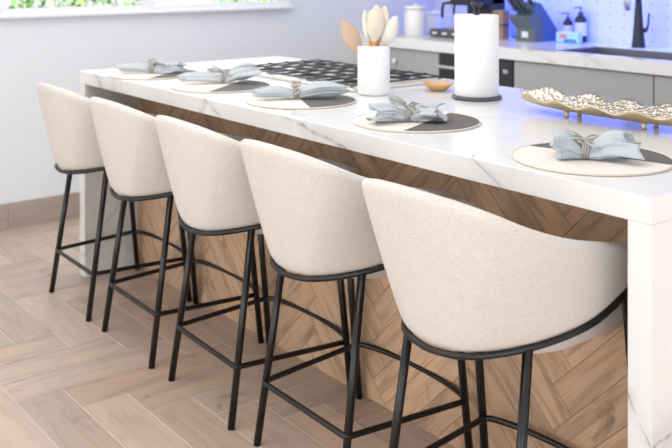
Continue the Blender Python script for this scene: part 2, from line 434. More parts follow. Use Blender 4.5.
# cooktop --------------------------------------------------------------
ct = thing('gas_cooktop', 'steel gas cooktop with black cast iron grates set in the island', 'cooktop', (.83, .75, HT))
bm = bmesh.new(); add_box(bm, -.50, .49, -.25, .25, 0, .014, .004); obj('cooktop_tray', bm, M['warmsteel'], ct)
for gi, gx in enumerate((-.362, -.082, .198)):
    bm = bmesh.new(); w_ = .272; x0, x1 = gx, gx+w_; y0, y1 = -.235, .235; zt, b_ = .026, .0065
    if gi == 0: x0 -= 0
    for (a0, a1, c0, c1) in ((x0, x1, y0, y0+.010), (x0, x1, y1-.010, y1), (x0, x0+.010, y0, y1), (x1-.010, x1, y0, y1)):
        add_box(bm, a0, a1, c0, c1, zt-.006, zt, .002)
    for j in range(1, 5):
        yy = y0+(y1-y0)*j/5
        add_box(bm, x0, x1, yy-.0045, yy+.0045, zt-.005, zt+.004, .002)
    for i in (1, 2):
        xx = x0+w_*i/3; add_box(bm, xx-.0045, xx+.0045, y0, y1, zt-.005, zt+.003, .002)
    for xx in (x0+.007, x1-.007):
        for yy in (y0+.007, y1-.007): add_box(bm, xx-.006, xx+.006, yy-.006, yy+.006, .0135, zt-.009)
    obj('grate', bm, M['iron'], ct)
    for yy in (-.12, .12):
        bm = bmesh.new(); lathe(bm, [(.048, .0142), (.048, .0165), (.034, .0168), (.032, .0178), (.005, .0178)], 24, (gx+w_/2, yy, 0)); obj('burner', bm, M['iron'], ct)

# ================================================================== STOOLS
# half outlines of the steel ring (bottom) and of the shell rim (top), centre of the back to the tip of the arm
Q0 = [[0.0, .049, .094, .145, .198, .234, .240], [-.221, -.218, -.202, -.150, -.062, .055, .192], [.556, .560, .564, .573, .591, .621, .676]]
Q1 = [[0.0, .125, .214, .252, .258, .254, .244], [-.288, -.277, -.237, -.152, -.037, .087, .207], [.918, .912, .891, .855, .819, .792, .768]]
def crv(vals, s, odd):
    k = [(-1 if odd else 1)*vals[1]]+vals+[2*vals[-1]-vals[-2]]
    p = abs(s)*6; i = min(int(p), 5); t = p-i; a0, a1, a2, a3 = k[i:i+4]
    r = .5*((2*a1)+(-a0+a2)*t+(2*a0-5*a1+4*a2-a3)*t*t+(-a0+3*a1-3*a2+a3)*t**3)
    return -r if odd and s < 0 else r
def ringp(s): return Vector((crv(Q0[0], s, 1), crv(Q0[1], s, 0), crv(Q0[2], s, 0)))
def rimp(s): return Vector((crv(Q1[0], s, 1), crv(Q1[1], s, 0), crv(Q1[2], s, 0)))
def svals(n): return [-1+2*i/n for i in range(n+1)]
def make_stool():
    t = thing('bar_stool', 'x', 'bar stool')
    # shell
    bm = bmesh.new(); S = svals(72); rows = []
    NT = 12
    for j in range(-2, NT+1):
        row = []
        for s in S:
            P0, P1 = ringp(s)+Vector((0, 0, .005)), rimp(s)-Vector((0, 0, .010))
            if j >= 0:
                tt = j/NT; f = tt**.86; p = Vector((P0.x+(P1.x-P0.x)*f, P0.y+(P1.y-P0.y)*f, P0.z+(P1.z-P0.z)*tt))
                if abs(s) > .90: p.y -= .030*max(0, (tt-.70)/.30)**2*((abs(s)-.90)/.10)
            else:
                k = .93 if j == -1 else .80
                p = Vector((P0.x*k, (P0.y-.05)*k+.05, P0.z-.003))
            row.append(bm.verts.new(p))
        rows.append(row)
    for A, B in zip(rows, rows[1:]):
        for i in range(len(S)-1): bm.faces.new((A[i], A[i+1], B[i+1], B[i]))
    bm.normal_update()
    o = obj('backrest_shell', bm, M['fabric'], t, True)
    so = o.modifiers.new('solid', 'SOLIDIFY'); so.thickness = .030; so.offset = -1; so.use_even_offset = False
    smooth_mod(o, 1)
    # seat pad
    bm = bmesh.new(); rings = []
    def outline(inset):
        pts = []
        for i in range(25):
            a = -PI/2+PI*i/24; sg = 1 if a >= 0 else -1
            pts.append((sg*(.193-inset)*abs(math.sin(a))**.85, .06-(.195-inset)*abs(math.cos(a))**.85))
        f = .250-inset
        pts += [(.194-inset, .13), (.192-inset, f-.03), (.178-inset, f-.008), (.15, f), (.05, f+.004), (-.05, f+.004), (-.15, f), (-.178+inset, f-.008), (-.192+inset, f-.03), (-.194+inset, .13)]
        return pts
    for ins, z in ((.045, .545), (.016, .547), (.004, .556), (0, .598), (.006, .614), (.022, .622), (.08, .627)):
        rings.append([bm.verts.new((x, y, z)) for x, y in outline(ins)])
    for A, B in zip(rings, rings[1:]):
        n = len(A)
        for i in range(n): bm.faces.new((A[i], A[(i+1) % n], B[(i+1) % n], B[i]))
    bm.faces.new(rings[0][::-1]); bm.faces.new(rings[-1])
    obj('seat_cushion', bm, M['fabric'], t, True)
    # steel tube that carries the shell
    bm = bmesh.new(); pts = []
    for s in svals(60):
        p = ringp(s); pts.append((p.x, p.y, p.z-.002))
    tube(bm, pts, .0078, 10)
    obj('frame_ring', bm, M['black'], t, True)
    # legs
    for sx in (-1, 1):
        tp = ringp(sx*.60)
        bm = bmesh.new(); tube(bm, [(tp.x, tp.y, tp.z-.004), (sx*.2, -.186, .0)], .0112, 14); obj('leg', bm, M['black'], t, True)
        bm = bmesh.new(); tube(bm, [(sx*.236, .162, .650), (sx*.247, .23, 0)], .0112, 14); obj('leg', bm, M['black'], t, True)
    # footrest loop
    bm = bmesh.new(); z = .178
    loop = rounded([(.186, -.158, z), (.216, .205, z), (-.216, .205, z), (-.186, -.158, z)], .012, 3)
    # replace the straight front by a bow
    L1 = [Vector(p) for p in rounded([(-.238, .20, z), (-.197, -.168, z), (.197, -.168, z), (.238, .20, z)], .014, 4)][5:15]
    front = [Vector((.216+.004*0, .214, z))]
    front = [Vector((.240*math.cos(a), .208+.050*math.sin(a), z)) for a in [PI*i/24 for i in range(25)]]
    pts = [Vector((-.220, .200, z))]+L1+front
    tube(bm, L1+front, .0082, 10, closed=True)
    obj('footrest', bm, M['black'], t, True)
    return t
def copy_tree(o, parent=None):
    c = o.copy(); COL.objects.link(c)
    if parent is not None: c.parent = parent
    for ch in list(o.children): copy_tree(ch, c)
    return c
stool = make_stool()
LAB = ['cream upholstered black-legged bar stool farthest from the camera, beside the white wall',
       'cream bar stool second from the white wall, standing next to the farthest stool',
       'cream bar stool in the middle of the row of five, facing the third placemat',
       'cream bar stool second nearest the camera, directly left of the largest stool in the picture',
       'nearest cream bar stool, largest in the picture, beside the near waterfall side']
for i, (cx, cy, rz) in enumerate(((.342, 0, -1), (.875, 0, -1), (1.405, -.002, -2), (1.926, -.002, -1), (2.507, -.036, -.5))):
    o = stool if i == 0 else copy_tree(stool)
    o.location = (cx, cy, 0); o.rotation_euler.z = R(rz); o['label'] = LAB[i]; o['group'] = 'bar stools along the island'

# ================================================================== PLACEMATS AND NAPKINS
def placemat(c, n, off, label):
    t = thing('round_placemat', label, 'placemat', (*c, HT), 0, 'round placemats on the island')
    bm = bmesh.new(); lathe(bm, [(.02, .0004), (.188, .0004), (.190, .002), (.188, .0042), (.02, .0042)], 64); obj('mat', bm, mat_mat('two_tone_weave', n, off), t)
    bm = bmesh.new(); tube(bm, [(.1905*math.cos(a), .1905*math.sin(a), .0032) for a in [2*PI*i/72 for i in range(72)]], .003, 6, closed=True)
    obj('piping', bm, M['piping'], t, True)
placemat((.35, .19), (.8, .6), .05, 'round two-tone placemat farthest along the island, by the far left corner')
placemat((.87, .21), (.80, .6), .02, 'round white and charcoal placemat second from the far end, in front of the cooktop corner')
placemat((1.37, .23), (.45, .89), .0, 'round placemat third from the far end, just left of the white utensil crock')
placemat((1.93, .25), (.92, .4), .035, 'round half charcoal placemat in front of the paper towel roll')
placemat((2.58, .22), (-.22, .975), .035, 'nearest round placemat, charcoal at the back, in front of the gold tray')

def fan(bm, sgn, length, w, h, folds, seed, bend=0, lift=.0, z0=.008, taper=0):
    """one gathered half of a napkin bundle, running along +x*sgn from the knot"""
    rnd = random.Random(seed); NU, NV = 16, 56; rings = []
    ph = [rnd.uniform(0, 6.28) for _ in range(5)]
    for i in range(NU+1):
        u = i/NU; e = u**.75
        tp = 1-taper*u**3; rw = (.017+(w-.017)*e)*tp; rh = .016+(h-.016)*math.sin(min(1, u*1.15)*PI/2)*(1-.25*u)*(1-.6*taper*u**3)
        row = []
        for k in range(NV):
            th = 2*PI*k/NV
            amp = .11+.20*u*(1-taper)
            rip = 1+amp*math.sin(folds*th+ph[0]+1.2*u)+amp*.55*math.sin((folds*2+1)*th+ph[1]-2*u)+.05*math.sin(13*th+ph[2])
            le = length*(1+.16*math.sin(2*th+ph[3])+.07*math.sin(5*th+ph[4]))
            x = sgn*(.008+le*u); cy = bend*u*u
            y = cy+rw*math.cos(th)*rip
            zc_ = z0+.013+(rh*.95-.008)*min(1, u*2.5)+lift*u*u
            z = zc_+rh*math.sin(th)*rip
            z = max(z, z0+.0008*(1+math.sin(th*7)))
            row.append(bm.verts.new((x, y, z)))
        rings.append(row)
    # tucked open end
    last = rings[-1]; c = sum((v.co for v in last), Vector())/NV
    for f, back in ((.86, .004), (.68, .02), (.4, .05)):
        rings.append([bm.verts.new(Vector((v.co.x-sgn*back, c.y+(v.co.y-c.y)*f, max(z0+.001, c.z+(v.co.z-c.z)*f)))) for v in last])
    for A, B in zip(rings, rings[1:]):
        for k in range(NV):
            q = (A[k], A[(k+1) % NV], B[(k+1) % NV], B[k]); bm.faces.new(q if sgn > 0 else q[::-1])
def flap(bm, pts, nu=10, nv=6, seed=1, th=.0022):
    """draped sheet between four corners, with thickness and a little ruffle"""
    rnd = random.Random(seed); a, b_, c, d = [Vector(p) for p in pts]; G = []
    for i in range(nu+1):
        r = []
        for j in range(nv+1):
            u, v = i/nu, j/nv
            p = a*(1-u)*(1-v)+b_*u*(1-v)+c*u*v+d*(1-u)*v
            p.z += .010*math.sin(u*PI)*(1-.3*v)+.004*math.sin(v*9+seed)*u; p.z = max(p.z, .008)
            r.append(p)
        G.append(r)
    T_ = [[bm.verts.new(p+Vector((0, 0, th))) for p in r] for r in G]; B_ = [[bm.verts.new(p) for p in r] for r in G]
    for i in range(nu):
        for j in range(nv):
            bm.faces.new((T_[i][j], T_[i+1][j], T_[i+1][j+1], T_[i][j+1])); bm.faces.new((B_[i][j], B_[i][j+1], B_[i+1][j+1], B_[i+1][j]))
    for i in range(nu):
        bm.faces.new((T_[i][0], B_[i][0], B_[i+1][0], T_[i+1][0])); bm.faces.new((T_[i][nv], T_[i+1][nv], B_[i+1][nv], B_[i][nv]))
    for j in range(nv):
        bm.faces.new((T_[0][j], T_[0][j+1], B_[0][j+1], B_[0][j])); bm.faces.new((T_[nu][j], B_[nu][j], B_[nu][j+1], T_[nu][j+1]))
def napkin(c, rz, L1, L2, w1, w2, h1, h2, label, flaps=(), ring='bow', mat='napkin', seed=0, b1=0, b2=0, lift=0, t1=0, t2=0, folds=3):
    t = thing('folded_napkin', label, 'napkin', (c[0], c[1], HT), rz, 'gathered napkins on the placemats')
    bm = bmesh.new(); fan(bm, -1, L1, w1, h1, folds, seed+1, b1, taper=t1); fan(bm, 1, L2, w2, h2, folds, seed+2, b2, lift, taper=t2)
    for i, f in enumerate(flaps): flap(bm, f, seed=seed+i)
    bmesh.ops.recalc_face_normals(bm, faces=bm.faces)
    o = obj('cloth', bm, M[mat], t, True)
    # ring: two cords round the waist
    bm = bmesh.new()
    for dx in (-.006, .0, .006):
        tube(bm, [(dx+.002*math.sin(a*3), .020*math.cos(a), .028+.020*math.sin(a)) for a in [2*PI*i/28 for i in range(28)]], .0030, 6, closed=True)
    rg = obj('napkin_ring', bm, M['cord'], t, True)
    if ring == 'bow':
        bm = bmesh.new()
        for sx, sy, ll, up in ((-1, -1, .045, .022), (1, 1, .045, .02), (1, -1, .04, .0), (-1, 1, .04, .018)):
            pts = []
            for i in range(19):
                a = 2*PI*i/18; r = ll*math.sin(a/2)
                pts.append((sx*r*.75+.008*math.sin(a), sy*r*.65+.008*math.sin(a)*-sx*sy, .048+up*math.sin(a/2)-.018*(1-math.cos(a))*.3))
            tube(bm, pts, .0028, 6)
        for sx, dz in ((-1, .028), (1, -.022)):
            tube(bm, [(0, 0, .05), (sx*.02, sx*.008, .056+dz*.4), (sx*.045, sx*.012, .05+dz)], [.003, .003, .0022], 6)
        bmesh.ops.create_icosphere(bm, subdivisions=2, radius=.008, matrix=Matrix.Translation((0, 0, .051)))
        obj('bow', bm, M['cord'], rg, True)
    else:
        rn = random.Random(seed)
        bm = bmesh.new()
        for cy, cz in ((.004, .056), (-.022, .030), (-.012, .046)):
            for i in range(11):
                p = Vector((rn.uniform(-.014, .014), cy+rn.uniform(-.010, .010), cz+rn.uniform(-.008, .010)))
                bmesh.ops.create_icosphere(bm, subdivisions=1, radius=rn.uniform(.004, .0068), matrix=Matrix.Translation(p))
        obj('bead_cluster', bm, M['bead'], rg, True)
    return t
napkin((.325, .19), R(56), .125, .12, .030, .034, .018, .016, 'pale grey napkin tied with beads on the farthest placemat', ring='bead', mat='napkin_pale', seed=5, t1=.6, t2=.2,
       flaps=[((.02, .0, .03), (.12, -.01, .045), (.11, .035, .03), (.02, .02, .03)), ((-.01, .0, .04), (.05, -.05, .05), (.08, -.02, .03), (.02, .02, .03))])
napkin((.815, .25), R(62), .14, .115, .030, .044, .019, .030, 'grey napkin flaring to a raised point on the placemat beside the cooktop corner', ring='bow', mat='napkin_pale', seed=15, lift=.014, t1=.6,
       flaps=[((.02, .0, .05), (.135, -.02, .075), (.13, .05, .03), (.02, .025, .04)), ((-.01, .01, .05), (-.06, .05, .055), (-.045, .08, .03), (.0, .03, .035))])
napkin((1.345, .225), R(60), .125, .155, .040, .048, .024, .028, 'smooth blue-grey napkin with beaded ring, left of the utensil crock', ring='bead', seed=27, b1=-.01, t1=.75, t2=.6, folds=2)
napkin((1.93, .215), R(50), .095, .085, .046, .038, .024, .024, 'blue-grey napkin with loose crossed folds and cord bow, before the towel roll', ring='bow', seed=33, b1=-.03,
       flaps=[((.005, .012, .064), (.105, -.050, .012), (.125, .01, .014), (.035, .035, .060)), ((-.005, .01, .06), (-.060, .060, .072), (-.045, .10, .035), (.0, .035, .04))])
napkin((2.585, .187), R(40), .060, .105, .056, .048, .034, .031, 'nearest blue-grey napkin rolled sideways with cord bow on it', ring='bow', seed=42)

# ================================================================== ISLAND OBJECTS
# utensil crock
cr = thing('utensil_crock', 'tall plain white ceramic crock holding cooking utensils', 'crock', (1.398, .537, HT))
bm = bmesh.new(); lathe(bm, [(.001, .0), (.052, .0), (.0575, .004), (.0590, .010), (.0592, .176), (.0580, .1795), (.0555, .178), (.0548, .17), (.0548, .012), (.001, .010)], 48, caps=False)
bmesh.ops.remove_doubles(bm, verts=bm.verts, dist=.0015); obj('pot', bm, M['ceramic'], cr, True)
def utensil(label, tilt_x, tilt_y, rz, hw, hl, L0, mat, base, neck=True, pointed=0, cup=.4):
    """handle up from the crock floor, spoon head on top; local z is the handle"""
    t = thing('cooking_spoon', label, 'utensil', base, 0, 'utensils standing in the white crock')
    t.rotation_euler = (tilt_x, tilt_y, 0)
    q = Matrix.Rotation(rz, 4, 'Z')
    bm = bmesh.new(); tube(bm, [(0, 0, 0), (0, 0, L0*.5), (0, 0, L0-.01)], [.005, .006, .0055], 10); obj('handle', bm, M['wood_pale'], t, True)
    if neck: bm = bmesh.new(); tube(bm, [(0, 0, L0-.05), (0, 0, L0-.028), (0, 0, L0-.008)], [.0085, .0095, .008], 10); obj('collar', bm, M['copper'], t, True)
    bm = bmesh.new(); G = []; NU, NV = 14, 10
    for i in range(NU+1):
        u = i/NU; z = L0-.015+hl*u
        prof = math.sin(PI*min(1, (u*.93+.05)))**.72 if not pointed else (u**.9*1.25 if u < .8 else (1-u)/.2*.98+.02)
        w = max(.0055, hw*prof)
        if u < .18: w = .0055+(w-.0055)*(u/.18)**1.5
        r = []
        for j in range(NV+1):
            v = j/NV*2-1; x = w*v
            y = -cup*w*(1-v*v)*math.sin(PI*u)+.0
            r.append(q @ Vector((x, y, z)))
        G.append(r)
    n_ = q.to_3x3() @ Vector((0, .0022, 0))
    A = [[bm.verts.new(p+n_) for p in r] for r in G]; B = [[bm.verts.new(p-n_) for p in r] for r in G]
    for i in range(NU):
        for j in range(NV):
            bm.faces.new((A[i][j], A[i][j+1], A[i+1][j+1], A[i+1][j])); bm.faces.new((B[i][j], B[i+1][j], B[i+1][j+1], B[i][j+1]))
        bm.faces.new((A[i][0], A[i+1][0], B[i+1][0], B[i][0])); bm.faces.new((A[i][NV], B[i][NV], B[i+1][NV], A[i+1][NV]))
    for j in range(NV):
        bm.faces.new((A[0][j], B[0][j], B[0][j+1], A[0][j+1])); bm.faces.new((A[NU][j], A[NU][j+1], B[NU][j+1], B[NU][j]))
    bmesh.ops.recalc_face_normals(bm, faces=bm.faces)
    o = obj('spoon_head', bm, M[mat], t, True); smooth_mod(o, 1)
cb = HT+.0125; CX, CY = 1.398, .537
# camera-right on the ground plane is (.62,.785)
def ub(r, f): return (CX+.62*r-.785*f, CY+.785*r+.62*f, cb)
def aim(bx, tip):
    d = Vector(tip)-Vector(bx); d.normalize()
    ry = math.asin(max(-1, min(1, d.x))); rx = math.atan2(-d.y, d.z); return rx, ry
def place(label, br, bf, tr, tf, tz, rz, hw, hl, L0, mat, **k):
    b0 = ub(br, bf); tp = ub(tr, tf); tip = (tp[0], tp[1], HT+tz); rx, ry = aim(b0, tip)
    utensil(label, rx, ry, rz, hw, hl, L0, mat, b0, **k)
FA = R(52)
place('pale wooden spatula leaning farthest left out of the crock', .030, .004, -.128, .0, .292, FA+.15, .031, .135, .175, 'wood_pale', neck=False, cup=.35)
place('narrow white silicone spoon left of centre in the crock', .012, -.014, -.034, .006, .315, FA+.8, .024, .125, .188, 'silicone2')
place('slim white spatula at the centre of the crock, edge turned', .0, .014, -.014, -.008, .335, FA-1.0, .024, .13, .180, 'silicone2', neck=False)
place('large cream oval spoon standing tallest in the crock', -.010, -.016, .012, -.012, .350, FA, .031, .140, .190, 'silicone')
place('cream turner standing behind the tallest spoon', -.020, .01, .048, .018, .345, FA-.4, .028, .135, .195, 'silicone')
place('white scoop leaning farthest right out of the crock', -.026, .0, .100, .01, .325, FA+.3, .030, .130, .180, 'silicone2', neck=False, cup=.6)

# wooden pinch bowl
bw = thing('wooden_dish', 'small honey coloured wooden dish behind the crock, left of the towel roll', 'dish', (1.475, .79, HT), R(45))
bm = bmesh.new(); prof = [(.001, .0), (.022, .0), (.040, .010), (.053, .024), (.055, .027), (.052, .027), (.038, .014), (.020, .006), (.001, .005)]
lathe(bm, prof, 40, caps=False)
for v in bm.verts:
    if v.co.x < -.03: v.co.x *= 1.10; v.co.z += .003
bmesh.ops.remove_doubles(bm, verts=bm.verts, dist=.0015); bmesh.ops.recalc_face_normals(bm, faces=bm.faces)
obj('bowl', bm, M['wood_light'], bw, True)

# paper towel holder
pt = thing('paper_towel_holder', 'white paper towel roll on a black holder with round base', 'paper towel holder', (1.703, .755, HT))
bm = bmesh.new(); lathe(bm, [(.001, 0), (.086, 0), (.0885, .003), (.0885, .009), (.086, .0115), (.001, .0115)], 56, caps=False); bmesh.ops.remove_doubles(bm, verts=bm.verts, dist=.0015); obj('base', bm, M['charcoal_plastic'], pt, True)
bm = bmesh.new(); tube(bm, [(0, 0, .010), (0, 0, .325)], .0105, 14); obj('rod', bm, M['graphite'], pt, True)
bm = bmesh.new(); lathe(bm, [(.001, .318), (.011, .318), (.016, .323), (.0205, .334), (.0205, .338), (.001, .339)], 24, caps=False); obj('finial', bm, M['graphite'], pt, True)
bm = bmesh.new(); lathe(bm, [(.018, .0125), (.075, .0125), (.0775, .015), (.0775, .292), (.075, .2955), (.021, .2955), (.0205, .29), (.0205, .0125)], 56, caps=False)
obj('paper_roll', bm, M['paper'], pt, True)

# leaf-shaped tray on pegs
tr = thing('leaf_tray', 'long gold leaf-shaped tray with hammered inside and small feet', 'tray', (2.30, .70, HT))
HLn = .345; bm = bmesh.new(); NU, NV = 96, 24
def tray_pt(i, j, off):
    t_ = i/NU*2-1; a = abs(t_)
    w = .098*(1-a**2.6)**.7+.004
    v = j/NV*2-1
    wave = .5+.5*math.cos(t_*PI*5.2+.6*(1 if v > 0 else -1)); edge = abs(v)**4
    w2 = w*(1+.13*wave*edge)
    z = .015+.038*abs(v)**2.0+.006*a**2+.017*edge*(wave-.7)
    z += .010*max(0, -t_)**5
    return Vector((HLn*t_, w2*v, z+off-.0)), edge
G = [[tray_pt(i, j, 0)[0] for j in range(NV+1)] for i in range(NU+1)]
top = [[bm.verts.new(p+Vector((0, 0, .0045+.0018*noise.noise(p*120)))) for p in r] for r in G]
bot = [[bm.verts.new(p) for p in r] for r in G]
for i in range(NU):
    for j in range(NV):
        f = bm.faces.new((top[i][j], top[i+1][j], top[i+1][j+1], top[i][j+1])); f.material_index = 1
        bm.faces.new((bot[i][j], bot[i][j+1], bot[i+1][j+1], bot[i+1][j]))
    bm.faces.new((bot[i][0], bot[i+1][0], top[i+1][0], top[i][0])); bm.faces.new((bot[i][NV], top[i][NV], top[i+1][NV], bot[i+1][NV]))
for j in range(NV):
    bm.faces.new((bot[0][j], top[0][j], top[0][j+1], bot[0][j+1])); bm.faces.new((bot[NU][j], bot[NU][j+1], top[NU][j+1], top[NU][j]))
bmesh.ops.recalc_face_normals(bm, faces=bm.faces)
obj('dish', bm, None, tr, True, mats=[M['gold'], M['hammered']])
for fx in (-.14, .13):
    for fy in (-.032, .032):
        bm = bmesh.new(); lathe(bm, [(.006, 0), (.0075, .003), (.006, .010), (.009, .020)], 14, (fx, fy, 0)); obj('foot', bm, M['gold'], tr, True)

# ================================================================== BACK COUNTER
CYF = 2.374; CL, CR = WX+.001, 4.6
V2 = [((.62, CYF, .90), (.2, 0, -.06), (.2, .3, 0), .25, .008, .03, .7), ((1.02, CYF, .89), (.12, 0, -.06), (.2, .3, 0), .2, .008, .03, .6), ((.1, CYF, .89), (.12, 0, -.06), (.2, .3, 0), .2, .006, .03, .4)]
M['marble2'] = marble_mat('white_marble_back_counter', V2, seed=4.)
bc = thing('back_worktop', 'white veined marble worktop along the back wall with sink cut-out', 'worktop', (0, CYF, HT-.065))
sx0, sx1, sy0, sy1 = .66, 1.46, 2.47, 2.90
bm = bmesh.new()
for bx in ((CL, sx0, CYF, WY-.012), (sx1, CR, CYF, WY-.012), (sx0, sx1, CYF, sy0), (sx0, sx1, sy1, WY-.012)):
    add_box(bm, *bx, HT-.065, HT)
bmesh.ops.remove_doubles(bm, verts=bm.verts, dist=.0001)
o = obj('worktop_slab', bm, M['marble2'], bc); o.matrix_parent_inverse = Matrix.Translation(bc.location).inverted()
sk = thing('undermount_sink', 'dark steel undermount sink in the back worktop, below the faucet', 'sink', ((sx0+sx1)/2, (sy0+sy1)/2, .70))
bm = bmesh.new(); hx, hy = (sx1-sx0)/2, (sy1-sy0)/2
for bx in ((-hx+.001, hx-.001, -hy+.001, hy-.001, 0, .006), (-hx+.001, -hx+.007, -hy+.001, hy-.001, .006, .209), (hx-.007, hx-.001, -hy+.001, hy-.001, .006, .209), (-hx+.007, hx-.007, -hy+.001, -hy+.007, .006, .209), (-hx+.007, hx-.007, hy-.007, hy-.001, .006, .209)):
    add_box(bm, *bx)
obj('basin', bm, simple('dull_sink_steel', (.22, .23, .26), .35, .6), sk)
bm = bmesh.new(); lathe(bm, [(.001, .0062), (.04, .0062), (.042, .009), (.03, .0095), (.001, .0065)], 24, (0, .05, 0), caps=False); obj('drain', bm, M['steel'], sk)
# backsplash
bs = box('backsplash', WX+.002, CR, WY-.010, WY-.001, HT+.0008, 1.40, M['mosaic']); tag(bs, kind='structure'); bs.name = 'trim_1'
# base units
def unit(x0, x1, label, fronts, knob=None, cat='cabinet', top=.846):
    t = thing('base_cabinet', label, cat, ((x0+x1)/2, CYF+.02, 0), 0, 'grey base cabinets under the back worktop')
    hw = (x1-x0)/2
    bm = bmesh.new(); add_box(bm, -hw+.001, hw-.001, .02, .62, .10, top); add_box(bm, -hw+.001, hw-.001, .07, .62, .001, .10); obj('carcass', bm, M['cabdark'], t)
    for (nm, z0, z1) in fronts:
        bm = bmesh.new(); add_box(bm, -hw+.003, hw-.003, 0, .019, z0, z1, .0015); fr = obj(nm, bm, M['cab'], t)
        if knob is not None:
            bm = bmesh.new(); tube(bm, [(knob, 0, z1-.08), (knob, -.016, z1-.08), (knob, -.017, z1-.08), (knob, -.028, z1-.08), (knob, -.030, z1-.08)], [.006, .007, .016, .017, .010], 16); obj('knob', bm, M['socket'], fr, True)
three = [('drawer', .645, .842), ('drawer', .375, .641), ('drawer', .105, .371)]
unit(WX+.002, -.147, 'grey base cabinet with round white knob in the back left corner', [('drawer', .645, .842), ('door', .105, .641)], knob=-.01)
unit(.455, 1.351, 'wide grey handleless drawer unit under the sink', three, top=.695)
unit(1.353, 2.25, 'grey handleless drawer unit at the right edge of the picture', three, top=.695)
ap = thing('dishwasher', 'black built-in appliance with steel bar handle under the back worktop', 'appliance', (.154, CYF+.02, 0))
bm = bmesh.new(); add_box(bm, -.298, .298, .02, .60, .001, .845); obj('body', bm, M['cabdark'], ap)
bm = bmesh.new(); add_box(bm, -.296, .296, -.005, .02, .105, .843, .003); dr = obj('door', bm, M['darkglass'], ap)
bm = bmesh.new(); tube(bm, [(-.285, -.045, .765), (.20, -.045, .765)], .009, 12)
for xx in (-.25, .16): tube(bm, [(xx, -.004, .765), (xx, -.045, .765)], .006, 8)
obj('handle', bm, M['warmsteel'], dr, True)
bm = bmesh.new(); add_box(bm, .225, .262, -.0085, -.0055, .762, .785, .001); obj('badge', bm, M['steel'], dr)

# wall cabinets with the blue LED strip below them
wc = thing('wall_cabinet', 'grey wall cabinets above the back worktop, outside the picture', 'wall cabinet', (1.0, WY-.37, 1.42))
bm = bmesh.new(); add_box(bm, WX-1+.004, 3.5, .004, .365, .0, .75); obj('carcass', bm, M['cab'], wc)
for i in range(5):
    x0 = WX-1+.006+i*.88; bm = bmesh.new(); add_box(bm, x0, x0+.874, -.016, .003, .002, .748, .002); obj('door', bm, M['cab'], wc)
ls = box('led_strip', WX+.05-1.0, 3.3, .31, .325, -.0105, .0, emis('blue_led', (.12, .18, 1), 6), wc); ls['label'] = 'blue led light strip'

# canisters
def canister(loc, r, h, label):
    t = thing('canister', label, 'canister', loc, 0, 'white canisters in the corner of the back worktop')
    bm = bmesh.new(); lathe(bm, [(.001, 0), (r-.003, 0), (r, .003), (r, h-.03), (r-.003, h-.028), (.001, h-.028)], 36, caps=False); bmesh.ops.remove_doubles(bm, verts=bm.verts, dist=.0015); obj('jar', bm, M['ceramic'], t, True)
    bm = bmesh.new(); lathe(bm, [(.001, h-.027), (r+.001, h-.027), (r+.001, h-.004), (r-.004, h), (.001, h)], 36, caps=False); bmesh.ops.remove_doubles(bm, verts=bm.verts, dist=.0015); obj('lid', bm, M['ceramic'], t, True)
    bm = bmesh.new(); lathe(bm, [(.012, h-.001), (.014, h+.010), (.008, h+.016)], 16); obj('lid_knob', bm, M['ceramic'], t, True)
canister((-.60, 2.62, HT), .074, .200, 'tall white canister on the back worktop nearest the left wall')
canister((-.665, 2.86, HT), .056, .150, 'shorter white canister half hidden behind the coffee machine')

# coffee machine
cm = thing('coffee_machine', 'black espresso coffee machine with white buttons, behind the towel roll', 'coffee machine', (-.28, 2.74, HT))
bm = bmesh.new(); add_box(bm, -.175, .19, -.13, .20, .004, .052, .006); obj('base', bm, M['charcoal_plastic'], cm)
bm = bmesh.new(); add_box(bm, -.05, .17, -.09, .05, .052, .072, .004); obj('drip_tray', bm, M['steel'], cm)
for xx in (-.125, -.035, .055, .14):
    bm = bmesh.new(); add_box(bm, xx-.02, xx+.02, -.1345, -.1305, .022, .034, .001); obj('button', bm, M['socket'], cm)
bm = bmesh.new(); add_box(bm, -.02, .20, .06, .195, .052, .30, .01); obj('body', bm, M['graphite'], cm)
bm = bmesh.new(); add_box(bm, -.02, .20, -.10, .19, .215, .30, .01); obj('head', bm, M['graphite'], cm)
bm = bmesh.new(); tube(bm, [(.0, -.07, .225), (-.04, -.09, .228), (-.075, -.10, .222), (-.083, -.103, .19), (-.083, -.103, .13)], .009, 10); obj('steam_wand', bm, M['black'], cm, True)
bm = bmesh.new(); tube(bm, [(.03, -.05, .22), (-.01, -.06, .222), (-.02, -.06, .19), (-.02, -.06, .155)], .008, 10); obj('coffee_spout', bm, M['black'], cm, True)

# wooden box with a dark band
wb = thing('wooden_box', 'narrow brown wooden box with dark band, beside the towel roll on the back worktop', 'box', (-.04, 2.83, HT))
bm = bmesh.new(); add_box(bm, -.03, .055, -.03, .03, 0, .085, .002); add_box(bm, -.03, .055, -.03, .03, .1, .185, .002); obj('case', bm, M['board'], wb)
bm = bmesh.new(); add_box(bm, -.031, .056, -.031, .031, .085, .10); obj('band', bm, M['charcoal_plastic'], wb)

